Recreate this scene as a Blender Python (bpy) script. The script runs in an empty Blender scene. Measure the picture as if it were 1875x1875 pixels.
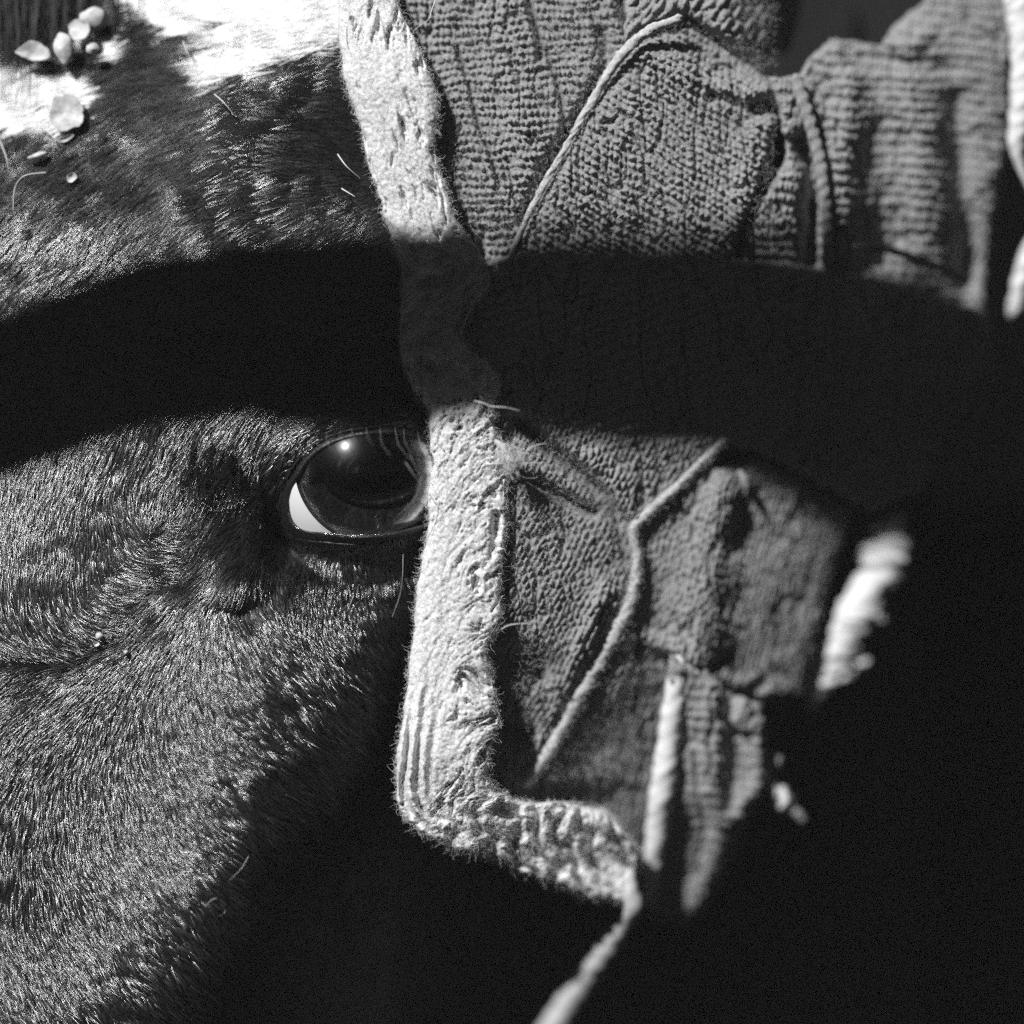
import bpy, math, random
import numpy as np
from mathutils import Vector

random.seed(7)
RNG = np.random.default_rng(11)
scene = bpy.context.scene

# ------------------------------------------------------------------ camera
FW = 0.30                      # metres across the picture at the focus plane
LENS = 130.0
D = FW * LENS / 36.0           # camera to focus plane
ZC = 1.5
cam_d = bpy.data.cameras.new('camera')
cam = bpy.data.objects.new('camera', cam_d)
scene.collection.objects.link(cam)
cam.location = (0, -D, ZC)
cam.rotation_euler = (math.radians(90), 0, 0)
cam_d.lens = LENS
cam_d.sensor_width = 36.0
cam_d.clip_start = 0.05
cam_d.clip_end = 200
cam_d.dof.use_dof = True
cam_d.dof.focus_distance = D + 0.001
cam_d.dof.aperture_fstop = 1.5
scene.camera = cam

# ------------------------------------------------------------------ light
SUN = np.array([-0.45, -0.65, 0.61]); SUN /= np.linalg.norm(SUN)   # towards the sun
elev = math.asin(SUN[2]); azim = math.atan2(SUN[0], SUN[1])
world = bpy.data.worlds.new('World'); scene.world = world
world.use_nodes = True
wn = world.node_tree.nodes; wl = world.node_tree.links
bg = wn['Background']
sky = wn.new('ShaderNodeTexSky'); sky.sky_type = 'NISHITA'; sky.sun_disc = False
sky.sun_elevation = elev; sky.sun_rotation = azim
bw = wn.new('ShaderNodeRGBToBW')                # a black-and-white photograph
wl.new(sky.outputs[0], bw.inputs[0]); wl.new(bw.outputs[0], bg.inputs['Color'])
bg.inputs['Strength'].default_value = 0.004
sl = bpy.data.lights.new('sun', 'SUN'); sl.energy = 5.0; sl.angle = math.radians(0.53)
so = bpy.data.objects.new('sun', sl); scene.collection.objects.link(so)
so.rotation_euler = Vector(SUN).to_track_quat('Z', 'Y').to_euler()
so.location = (-2, -3, 4)
vs = scene.view_settings
vs.view_transform = 'Standard'; vs.look = 'None'; vs.exposure = 0.2; vs.gamma = 1.0
vs.use_curve_mapping = False
scene.cycles.use_denoising = False
scene.cycles.max_bounces = 6
scene.cycles.transparent_max_bounces = 12
scene.cycles.sample_clamp_indirect = 4.0
try:
    scene.cycles_curves.subdivisions = 2
except Exception:
    pass

# ------------------------------------------------------------------ helpers
C = scene.collection

def P(px, py, d):
    """photograph pixel + millimetres behind the focus plane -> world point"""
    px = np.asarray(px, float); py = np.asarray(py, float); d = np.asarray(d, float) * 0.001
    k = FW / 1875.0 * (D + d) / D
    return np.stack([(px - 937.5) * k, d + 0 * px, ZC - (py - 937.5) * k], -1)

MM = FW / 1875.0               # metres per pixel at the focus plane

def _hash(ix, iy, seed):
    h = (ix.astype(np.int64) * 374761393 + iy.astype(np.int64) * 668265263 + seed * 974711) & 0x7fffffff
    h = ((h ^ (h >> 13)) * 1274126177) & 0x7fffffff
    h = h ^ (h >> 16)
    return (h & 0xffff) / 65535.0

def vnoise(x, y, seed=0):
    x = np.asarray(x, float); y = np.asarray(y, float)
    ix = np.floor(x); iy = np.floor(y); fx = x - ix; fy = y - iy
    fx = fx * fx * (3 - 2 * fx); fy = fy * fy * (3 - 2 * fy)
    a = _hash(ix, iy, seed); b = _hash(ix + 1, iy, seed); c = _hash(ix, iy + 1, seed); e = _hash(ix + 1, iy + 1, seed)
    return (a * (1 - fx) + b * fx) * (1 - fy) + (c * (1 - fx) + e * fx) * fy

def fbm(x, y, seed=0, octs=4, gain=0.5):
    s = 0; a = 1; t = 0
    for o in range(octs):
        s = s + a * (vnoise(x * 2 ** o + 17.3 * o, y * 2 ** o - 9.1 * o, seed + o) - 0.5); t += a; a *= gain
    return s / t * 2

class TPS:
    def __init__(self, pts):
        p = np.array(pts, float); self.c = p[:, :2] / 300.0
        n = len(p)
        r = np.linalg.norm(self.c[:, None] - self.c[None], axis=-1)
        K = self._u(r) + np.eye(n) * 1e-3
        Pm = np.hstack([np.ones((n, 1)), self.c])
        A = np.zeros((n + 3, n + 3)); A[:n, :n] = K; A[:n, n:] = Pm; A[n:, :n] = Pm.T
        self.w = np.linalg.solve(A, np.concatenate([p[:, 2], np.zeros(3)]))
    @staticmethod
    def _u(r):
        return np.where(r > 1e-9, r * r * np.log(r + 1e-12), 0)
    def __call__(self, px, py):
        px = np.asarray(px, float); py = np.asarray(py, float)
        sh = np.broadcast(px, py).shape
        q = np.stack([np.broadcast_to(px, sh).ravel(), np.broadcast_to(py, sh).ravel()], -1) / 300.0
        out = np.empty(len(q)); n = len(self.c)
        for i in range(0, len(q), 40000):
            s = q[i:i + 40000]
            r = np.linalg.norm(s[:, None] - self.c[None], axis=-1)
            out[i:i + 40000] = self._u(r) @ self.w[:n] + self.w[n] + s @ self.w[n + 1:]
        return out.reshape(sh)

def seg_dist(px, py, poly):
    """unsigned distance, signed side (positive = right of travel), fraction along"""
    poly = np.array(poly, float)
    sh = px.shape; x = px.ravel(); y = py.ravel()
    best = np.full(x.size, 1e9); side = np.zeros(x.size); frac = np.zeros(x.size)
    L = np.linalg.norm(np.diff(poly, axis=0), axis=1); cum = np.concatenate([[0], np.cumsum(L)]); T = cum[-1]
    for i in range(len(poly) - 1):
        a = poly[i]; b = poly[i + 1]; e = b - a; l2 = e @ e
        t = np.clip(((x - a[0]) * e[0] + (y - a[1]) * e[1]) / l2, 0, 1)
        dx = x - a[0] - t * e[0]; dy = y - a[1] - t * e[1]
        dd = np.hypot(dx, dy); m = dd < best
        best[m] = dd[m]; side[m] = np.sign(e[0] * dy - e[1] * dx)[m]; frac[m] = ((cum[i] + t * L[i]) / T)[m]
    return best.reshape(sh), side.reshape(sh), frac.reshape(sh)

def inside(px, py, poly):
    sh = px.shape; x = px.ravel(); y = py.ravel()
    r = np.zeros(x.size, bool); n = len(poly)
    for i in range(n):
        x1, y1 = poly[i]; x2, y2 = poly[(i + 1) % n]
        if y1 == y2: continue
        c = ((y1 > y) != (y2 > y)) & (x < (x2 - x1) * (y - y1) / (y2 - y1) + x1)
        r ^= c
    return r.reshape(sh)

def smooth_line(pts, step):
    """Catmull-Rom through the points (any dimension), resampled about every STEP pixels"""
    p = np.array(pts, float); n = len(p); out = []
    for i in range(n - 1):
        p0 = p[max(i - 1, 0)]; p1 = p[i]; p2 = p[i + 1]; p3 = p[min(i + 2, n - 1)]
        k = max(2, int(np.linalg.norm((p2 - p1)[:2]) / step))
        for t in np.linspace(0, 1, k, endpoint=False):
            out.append(0.5 * ((2 * p1) + (p2 - p0) * t + (2 * p0 - 5 * p1 + 4 * p2 - p3) * t * t + (3 * p1 - p0 - 3 * p2 + p3) * t ** 3))
    out.append(p[-1])
    return np.array(out)

def mesh_from(name, verts, faces, mat, parent=None, smooth=True):
    verts = np.asarray(verts, np.float32).reshape(-1, 3); faces = np.asarray(faces, np.int32)
    me = bpy.data.meshes.new(name)
    k = faces.shape[1]
    me.vertices.add(len(verts)); me.vertices.foreach_set('co', verts.ravel())
    me.loops.add(faces.size); me.loops.foreach_set('vertex_index', faces.ravel())
    me.polygons.add(len(faces))
    me.polygons.foreach_set('loop_start', np.arange(0, faces.size, k, dtype=np.int32))
    me.polygons.foreach_set('loop_total', np.full(len(faces), k, np.int32))
    me.update(calc_edges=True); me.validate()
    if smooth:
        me.polygons.foreach_set('use_smooth', np.ones(len(me.polygons), bool))
    me.materials.append(mat)
    o = bpy.data.objects.new(name, me); C.objects.link(o)
    if parent: o.parent = parent
    return o

def grid_faces(ny, nx, keep=None):
    i = np.arange(ny * nx).reshape(ny, nx)
    f = np.stack([i[:-1, :-1], i[1:, :-1], i[1:, 1:], i[:-1, 1:]], -1)
    if keep is not None:
        k = keep[:-1, :-1] & keep[1:, :-1] & keep[1:, 1:] & keep[:-1, 1:]
        return f[k]
    return f.reshape(-1, 4)

def compact(verts, faces):
    used = np.unique(faces); m = np.full(len(verts), -1); m[used] = np.arange(len(used))
    return verts[used], m[faces]

def curves_obj(name, pts, radius, mat, parent=None):
    """pts: (N, K, 3) world points; radius: (N, K) metres"""
    N, K = pts.shape[:2]
    hc = bpy.data.hair_curves.new(name)
    hc.add_curves([K] * N)
    hc.attributes['position'].data.foreach_set('vector', np.ascontiguousarray(pts, np.float32).ravel())
    ra = hc.attributes.get('radius') or hc.attributes.new('radius', 'FLOAT', 'POINT')
    ra.data.foreach_set('value', np.ascontiguousarray(radius, np.float32).ravel())
    hc.materials.append(mat)
    o = bpy.data.objects.new(name, hc); C.objects.link(o)
    if parent: o.parent = parent
    return o

def empty(name, label, cat, loc=(0, 0, ZC), group=None):
    o = bpy.data.objects.new(name, None); C.objects.link(o)
    o.empty_display_size = 0.05
    o['label'] = label; o['category'] = cat
    if group: o['group'] = group
    return o

def tag(o, label, cat, group=None):
    o['label'] = label; o['category'] = cat
    if group: o['group'] = group
    return o

def unit(v):
    return v / (np.linalg.norm(v, axis=-1, keepdims=True) + 1e-12)

# ------------------------------------------------------------------ materials (all neutral: the photograph is black and white)
def mat(name, col, rough=0.6, spec=0.5, sheen=0.0, sheen_rough=0.4, noise=None, rand=None, bump=None):
    m = bpy.data.materials.new(name); m.use_nodes = True
    nt = m.node_tree; b = nt.nodes['Principled BSDF']
    b.inputs['Base Color'].default_value = (col, col, col, 1)
    b.inputs['Roughness'].default_value = rough
    b.inputs['Specular IOR Level'].default_value = spec
    if sheen:
        b.inputs['Sheen Weight'].default_value = sheen; b.inputs['Sheen Roughness'].default_value = sheen_rough
    co = nt.nodes.new('ShaderNodeTexCoord')
    if noise:                      # (scale, low, high): mottled colour
        n = nt.nodes.new('ShaderNodeTexNoise'); n.inputs['Scale'].default_value = noise[0]; n.inputs['Detail'].default_value = 5
        nt.links.new(co.outputs['Object'], n.inputs['Vector'])
        r = nt.nodes.new('ShaderNodeMapRange')
        r.inputs[1].default_value = 0.3; r.inputs[2].default_value = 0.7
        r.inputs[3].default_value = noise[1]; r.inputs[4].default_value = noise[2]
        nt.links.new(n.outputs['Fac'], r.inputs[0]); nt.links.new(r.outputs[0], b.inputs['Base Color'])
    if rand:                       # (low, high): each hair its own tone
        h = nt.nodes.new('ShaderNodeHairInfo')
        r = nt.nodes.new('ShaderNodeMapRange'); r.inputs[3].default_value = rand[0]; r.inputs[4].default_value = rand[1]
        nt.links.new(h.outputs['Random'], r.inputs[0]); nt.links.new(r.outputs[0], b.inputs['Base Color'])
    if bump:                       # (scale, strength, distance)
        n = nt.nodes.new('ShaderNodeTexNoise'); n.inputs['Scale'].default_value = bump[0]; n.inputs['Detail'].default_value = 6
        nt.links.new(co.outputs['Object'], n.inputs['Vector'])
        q = nt.nodes.new('ShaderNodeBump'); q.inputs['Strength'].default_value = bump[1]; q.inputs['Distance'].default_value = bump[2]
        nt.links.new(n.outputs['Fac'], q.inputs['Height']); nt.links.new(q.outputs[0], b.inputs['Normal'])
    return m

M_skin = mat('black_skin', 0.030, 0.45, 0.5, bump=(900, 0.5, 0.0006))
M_lid = mat('bare_eyelid_skin', 0.010, 0.42, 0.5, bump=(1400, 0.6, 0.0005))
M_coat = mat('black_hair', 0.02, 0.25, 1.0, rand=(0.002, 0.025))
M_coat.node_tree.nodes['Principled BSDF'].inputs['IOR'].default_value = 1.75
M_fore = mat('forelock_hair', 0.012, 0.5, 0.4, rand=(0.006, 0.03))
M_white = mat('white_hair', 0.85, 0.45, 0.4, rand=(0.9, 0.96))
M_lash = mat('eyelash_hair', 0.25, 0.3, 0.6)
M_stray = mat('pale_stray_hair', 0.6, 0.35, 0.5)
M_knit = mat('grey_knit_wool', 0.36, 0.85, 0.2, sheen=0.1, noise=(2200, 0.2, 0.52), bump=(5500, 0.9, 0.0006))
M_hem = mat('pale_hem_wool', 0.5, 0.85, 0.2, sheen=0.1, noise=(1100, 0.36, 0.62), bump=(4000, 0.6, 0.0005))
M_felt = mat('pale_felt', 0.76, 0.9, 0.15, sheen=0.1, noise=(2500, 0.6, 0.8), bump=(3000, 0.5, 0.0004))
M_fuzz = mat('felt_fibre', 0.7, 0.6, 0.3, rand=(0.5, 0.8))
M_kfuzz = mat('knit_fibre', 0.4, 0.6, 0.3, rand=(0.3, 0.5))
M_cord = mat('pale_cord', 0.6, 0.85, 0.2, noise=(500, 0.5, 0.66), bump=(1500, 0.5, 0.0005))
M_flake = mat('pale_flake', 0.62, 0.6, 0.3, noise=(400, 0.42, 0.72), bump=(900, 0.4, 0.0004))
M_occluder = mat('occluder_grey', 0.18, 0.8, 0.3, noise=(60, 0.12, 0.25))  # grey for the unseen occluder added to cast the shadow band
M_back = mat('dark_background', 0.002, 0.95, 0.0, noise=(3, 0.0015, 0.0025))
M_sclera = mat('sclera', 0.72, 0.18, 0.5, noise=(250, 0.66, 0.78))
M_iris = mat('dark_iris', 0.02, 0.25, 0.5, noise=(500, 0.004, 0.02), bump=(800, 0.6, 0.0006))
M_pupil = mat('pupil', 0.004, 0.12, 0.8)

M_cornea = bpy.data.materials.new('cornea'); M_cornea.use_nodes = True
nt = M_cornea.node_tree; nt.nodes.clear()
out = nt.nodes.new('ShaderNodeOutputMaterial'); mx = nt.nodes.new('ShaderNodeMixShader')
tr = nt.nodes.new('ShaderNodeBsdfTransparent'); gl = nt.nodes.new('ShaderNodeBsdfGlossy'); fr = nt.nodes.new('ShaderNodeFresnel')
gl.inputs['Roughness'].default_value = 0.13; fr.inputs['IOR'].default_value = 1.4
tr.inputs['Color'].default_value = (0.75, 0.75, 0.75, 1)
gl2 = nt.nodes.new('ShaderNodeBsdfGlossy'); gl2.inputs['Roughness'].default_value = 0.30
gm = nt.nodes.new('ShaderNodeMixShader'); gm.inputs[0].default_value = 0.45
nt.links.new(gl.outputs[0], gm.inputs[1]); nt.links.new(gl2.outputs[0], gm.inputs[2])      # clear film and its veil
nt.links.new(fr.outputs[0], mx.inputs[0]); nt.links.new(tr.outputs[0], mx.inputs[1]); nt.links.new(gm.outputs[0], mx.inputs[2])
nt.links.new(mx.outputs[0], out.inputs[0])

# ------------------------------------------------------------------ background
bgm = mesh_from('background', [(-0.9, 0.34, 0.75), (0.9, 0.34, 0.75), (0.9, 0.34, 2.3), (-0.9, 0.34, 2.3)], [[0, 1, 2, 3]], M_back, smooth=False)
bgm['kind'] = 'structure'

# ------------------------------------------------------------------ depth of the head and of the cloth (mm behind the focus plane)
cloth_tps = TPS([
    (620, -100, 14), (780, 0, 11), (800, 300, 6.5), (850, 430, 5.5), (900, 600, 5), (930, 800, 4.5), (930, 1000, 4), (920, 1200, 8), (900, 1400, 14), (950, 1450, 17),
    (1000, -100, 12), (1000, 200, 6.5), (1000, 400, 6), (1150, 100, 8.5), (1150, 400, 7.5), (1300, 300, 9.5), (1400, 200, 14), (1400, 430, 13),
    (1200, 600, 13), (1400, 650, 22), (1600, 600, 33), (1800, 550, 45), (1600, 100, 31), (1600, 300, 29), (1600, 450, 31), (1800, 100, 37), (1800, 400, 42),
    (1160, 900, 15), (1160, 1050, 17), (1100, 1200, 18), (1000, 1400, 20), (1300, 950, 23), (1300, 1150, 26), (1500, 950, 36), (1480, 1250, 42),
    (1100, 1350, 29), (1200, 1400, 37), (1300, 1400, 40), (1400, 1400, 46), (1300, 1650, 52), (1000, 1700, 45), (1700, 1000, 55), (1950, 900, 75), (1950, 0, 55)])

def cloth_base(x, y):
    return cloth_tps(x, y) + 5.0 * np.exp(-((y - 480) / 80.0) ** 2) * np.clip((x - 780) / 60, 0, 1)

head_base = TPS([
    (-600, -500, 150), (-600, 300, 95), (-600, 900, 75), (-600, 1500, 65), (-600, 2300, 90),
    (0, -450, 95), (500, -450, 85), (1000, -450, 80), (1500, -450, 110),
    (-250, 200, 34), (-250, 900, 22), (-250, 1400, 14), (-250, 1900, 30),
    (0, -50, 34), (300, -50, 27), (620, -50, 19), (0, 200, 20), (300, 200, 12), (600, 200, 9), (0, 420, 11), (300, 420, 6), (600, 420, 6),
    (-200, 600, 24), (0, 650, 11), (300, 600, 4), (560, 620, 2), (700, 680, 2),
    (0, 900, 7), (250, 900, 4), (430, 900, 3), (0, 1100, 3), (250, 1100, 1), (400, 1080, 0), (0, 1300, 6), (250, 1300, -1), (430, 1260, -5),
    (0, 1500, 7), (200, 1500, -1), (400, 1450, -5), (0, 1700, 8), (200, 1700, 0), (330, 1700, -3), (0, 1900, 12), (200, 1900, 6),
    (520, 1500, 1), (650, 1500, 25), (800, 1500, 62), (450, 1700, 4), (600, 1700, 48), (800, 1700, 92), (370, 1900, 14), (600, 1900, 66), (800, 2000, 120),
    (550, 1300, -1), (650, 1300, 9), (750, 1300, 30), (600, 1130, 6), (700, 1130, 10), (760, 1130, 15),
    (-100, 2200, 42), (500, 2250, 95), (1000, 2250, 140),
    (950, 0, 24), (950, 300, 18), (950, 600, 14), (950, 900, 20), (950, 1200, 34), (1200, 300, 26), (1200, 600, 24), (1200, 900, 34), (1200, 1200, 48),
    (1500, 100, 75), (1500, 500, 50), (1500, 900, 65), (1500, 1300, 95), (1000, 1650, 115), (1200, 1600, 120), (1500, 1700, 170), (1700, 500, 90), (1700, 1200, 140)])

EC = (668.0, 878.0); ER = 185.0      # eyeball centre (pixels) and radius (pixels)
EFRONT = -6.0                        # its front, mm
def eye_depth(px, py):
    r2 = np.minimum((px - EC[0]) ** 2 + (py - EC[1]) ** 2, (ER * 0.999) ** 2)
    return EFRONT + (ER - np.sqrt(ER ** 2 - r2)) * MM * 1000

EYE = [(526, 915), (533, 890), (548, 868), (563, 845), (583, 826), (612, 810), (650, 799), (700, 793), (750, 796), (795, 811), (825, 845), (832, 885),
       (822, 930), (795, 956), (755, 970), (700, 980), (650, 983), (600, 979), (560, 975), (538, 962), (528, 940)]
eye_loop = smooth_line(EYE + [EYE[0]], 6)[:-1]

def ridge(px, py, poly, A, w):
    """bump towards the camera along a line (negative A: a groove), tapering at the ends"""
    d, s, f = seg_dist(px, py, poly)
    return -A * np.exp(-(d / w) ** 2)

def head_depth(px, py):
    d = head_base(px, py)
    e, _, _ = seg_dist(px, py, np.vstack([eye_loop, eye_loop[:1]]))
    e = np.where(inside(px, py, eye_loop), 0, e)
    k = np.exp(-(e / 62.0) ** 2)
    d = d * (1 - k) + (eye_depth(px, py) - 1.5) * k
    # rim of the socket, fold at the inner corner, tear groove, lower-lid roll
    d = d + ridge(px, py, [(470, 900), (500, 840), (545, 790), (610, 755), (700, 745), (790, 760)], 4.6, 27)
    d = d + ridge(px, py, [(478, 905), (468, 960), (452, 1020), (425, 1075)], 2.2, 26)
    d = d + ridge(px, py, [(545, 985), (520, 1040), (495, 1085), (440, 1120)], -1.8, 24)
    d = d + ridge(px, py, [(570, 1050), (640, 1062), (710, 1058), (770, 1040)], 2.2, 24)
    d = d + ridge(px, py, [(560, 1010), (640, 1015), (720, 1008)], -1.2, 14)
    d = d + 0.9 * fbm(px / 130.0, py / 130.0, 5, 3)
    d = np.where(e < 34, np.minimum(d, eye_depth(px, py) - 1.2 + 0.12 * np.maximum(0, e - 14)), d)
    c = cloth_base(px, py)
    w = np.clip((px - 830) / 60, 0, 1)
    return np.where(w > 0, np.maximum(d, (c + 5) * w + d * (1 - w)), d)

# ------------------------------------------------------------------ the horse
horse = empty('horse', 'black horse with white brow markings and a dark glossy eye', 'horse')

xs = np.arange(-600, 1701, 6.0); ys = np.arange(-480, 2281, 6.0)
GX, GY = np.meshgrid(xs, ys)
GD = head_depth(GX, GY)
HV = P(GX, GY, GD)
cx, cy = EC
hole = inside(cx + (GX - cx) / 1.06, cy + (GY - cy) / 1.06, eye_loop)
f = grid_faces(len(ys), len(xs), ~hole)
v, f = compact(HV.reshape(-1, 3), f)
head = mesh_from('head', v, f, M_skin, horse)
HEADPIX = compact(np.stack([GX.ravel(), GY.ravel(), GX.ravel() * 0], -1), grid_faces(len(ys), len(xs), ~hole))[0]

# eyelids: a fine ring round the opening that rolls in over the eyeball
tv = []; nl = len(eye_loop)
prof = [(-0.02, 7.0), (-0.02, 3.5), (-0.03, 1.2), (-0.02, 0.2), (0.0, -0.5), (0.03, -0.7), (0.06, -0.5)] + [(0.08 + 0.0125 * k_, -0.35 + 0.018 * k_) for k_ in range(20)] + [(0.36, 0.5), (0.42, 1.2)]
for (s, dz) in prof:
    q = np.array(EC) + (eye_loop - np.array(EC)) * (1 + s)
    dd = head_depth(q[:, 0], q[:, 1])
    if s > 0.0:
        ang_ = np.arctan2(q[:, 1] - EC[1], q[:, 0] - EC[0])
        up_ = np.where(q[:, 1] < EC[1] + 20, 1.0, 0.55)
        wob = 0.02 * fbm(np.cos(ang_) * 3, np.sin(ang_) * 3, 32, 3)
        fold_ = np.exp(-((s + wob - 0.115) / 0.016) ** 2) * 1.3 - np.exp(-((s + wob - 0.16) / 0.03) ** 2) * 0.7 + np.exp(-((s + wob - 0.215) / 0.014) ** 2) * 1.0 - np.exp(-((s - 0.26) / 0.03) ** 2) * 0.5
        dd = dd + fold_ * up_ * (0.7 + 0.6 * vnoise(ang_ * 4, s * 20, 34)) + 0.22 * fbm(q[:, 0] / 12, q[:, 1] / 8, 31, 3)
    tv.append(P(q[:, 0], q[:, 1], dd + dz))
tv = np.array(tv); n0 = len(prof)
idx = np.arange(n0 * nl).reshape(n0, nl)
f = np.stack([idx[:-1], idx[1:], np.roll(idx[1:], -1, 1), np.roll(idx[:-1], -1, 1)], -1).reshape(-1, 4)
eyelid = mesh_from('eyelid', tv.reshape(-1, 3), f, M_lid, horse)
eyelid['label'] = 'bare glossy black eyelid skin round the eye'

# ---- eyeball: sclera shell, iris bowl with a level pupil, clear cornea
def eye_shell(name, ang0, ang1, R, mt, parent, axis, off=0.0, squash=1.0, n1=40, n2=96, dz=0.0):
    a = unit(np.array(axis, float)); u = unit(np.cross(a, [0, 0, 1.0])); w = np.cross(u, a)
    T, F = np.meshgrid(np.linspace(ang0, ang1, n1), np.linspace(0, 2 * math.pi, n2, endpoint=False), indexing='ij')
    c = P(EC[0], EC[1], EFRONT + ER * MM * 1000)
    r = R * MM
    p = c + a * ((np.cos(T) * r * squash + off * MM)[..., None]) + u * ((np.sin(T) * np.cos(F) * r)[..., None]) + w * ((np.sin(T) * np.sin(F) * r)[..., None])
    i = np.arange(n1 * n2).reshape(n1, n2)
    f = np.stack([i[:-1], i[1:], np.roll(i[1:], -1, 1), np.roll(i[:-1], -1, 1)], -1).reshape(-1, 4)
    return mesh_from(name, p.reshape(-1, 3), f, mt, parent)

AX = (0.185, -0.963, 0.195)
eyeball = empty('eye', '', ''); del eyeball['label']; del eyeball['category']; eyeball.parent = horse
LIMB = math.asin(143.0 / 185.0)
sclera = eye_shell('sclera', LIMB * 1.045, math.radians(150), 185, M_sclera, eyeball, AX)
sv = np.empty(len(sclera.data.vertices) * 3, np.float32); sclera.data.vertices.foreach_get('co', sv); sv = sv.reshape(-1, 3)
pg = np.clip((sv[:, 0] / MM + 937.5 - 628) / 26, 0, 1).astype(np.float32)          # brown pigment in the white on the far side, as horses have
at = sclera.data.attributes.new('pigment', 'FLOAT', 'POINT'); at.data.foreach_set('value', pg)
nt = M_sclera.node_tree; an = nt.nodes.new('ShaderNodeAttribute'); an.attribute_name = 'pigment'
mr = nt.nodes.new('ShaderNodeMapRange'); mr.inputs[3].default_value = 0.72; mr.inputs[4].default_value = 0.05
nt.links.new(an.outputs['Fac'], mr.inputs[0]); nt.links.new(mr.outputs[0], nt.nodes['Principled BSDF'].inputs['Base Color'])
eye_shell('cornea', 0.0, math.asin(146.0 / 158.0), 158, M_cornea, eyeball, AX, off=40, n1=64)
# iris: a shallow bowl behind the cornea, pupil a wide slot in it
a = unit(np.array(AX)); u = unit(np.cross(a, [0, 0, 1.0])); u = -u; w = np.cross(a, u)
w = w if w[2] > 0 else -w
c = P(EC[0], EC[1], EFRONT + ER * MM * 1000)
def iris_pts(R, F, lift):
    return c + a * (lift * MM)[..., None] + u * (R * np.cos(F) * MM)[..., None] + w * (R * np.sin(F) * MM)[..., None]
F = np.linspace(0, 2 * math.pi, 128, endpoint=False)
rings = []
for t in np.linspace(0, 1, 26):
    rp = np.stack([98 * np.cos(F), 62 * np.sin(F) * (1 + 0.06 * np.sin(2 * F + 0.4))], -1)
    ro = np.stack([150 * np.cos(F), 150 * np.sin(F)], -1)
    q = rp * (1 - t) + ro * t
    lift = 100 + 8 * t + 1.2 * fbm(np.cos(F) * 9, np.sin(F) * 9 + t, 61, 3)
    rings.append(c + a * ((lift + 0 * F) * MM)[:, None] + u * (q[:, 0] * MM)[:, None] + w * (q[:, 1] * MM)[:, None])
rings = np.array(rings); i = np.arange(26 * 128).reshape(26, 128)
f = np.stack([i[:-1], i[1:], np.roll(i[1:], -1, 1), np.roll(i[:-1], -1, 1)], -1).reshape(-1, 4)
mesh_from('iris', rings.reshape(-1, 3), f, M_iris, eyeball)
rr = np.linspace(0.02, 1, 20)
pv = []
for r in rr:
    q = np.stack([104 * r * np.cos(F), 72 * r * np.sin(F)], -1)
    lift = 56 + 54 * r * r + 0.8 * math.sin(r * 26)          # the lens: a smooth dark bowl
    pv.append(c + a * ((lift + 0 * F) * MM)[:, None] + u * (q[:, 0] * MM)[:, None] + w * (q[:, 1] * MM)[:, None])
pv = np.array(pv); i = np.arange(20 * 128).reshape(20, 128)
f = np.stack([i[:-1], i[1:], np.roll(i[1:], -1, 1), np.roll(i[:-1], -1, 1)], -1).reshape(-1, 4)
mesh_from('pupil', pv.reshape(-1, 3), f, M_pupil, eyeball)

low_rim = [p for p in eye_loop if p[1] > 936 and p[0] < 800]
low_rim = sorted(low_rim, key=lambda p: p[0])
RIM = (low_rim, horse)

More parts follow.
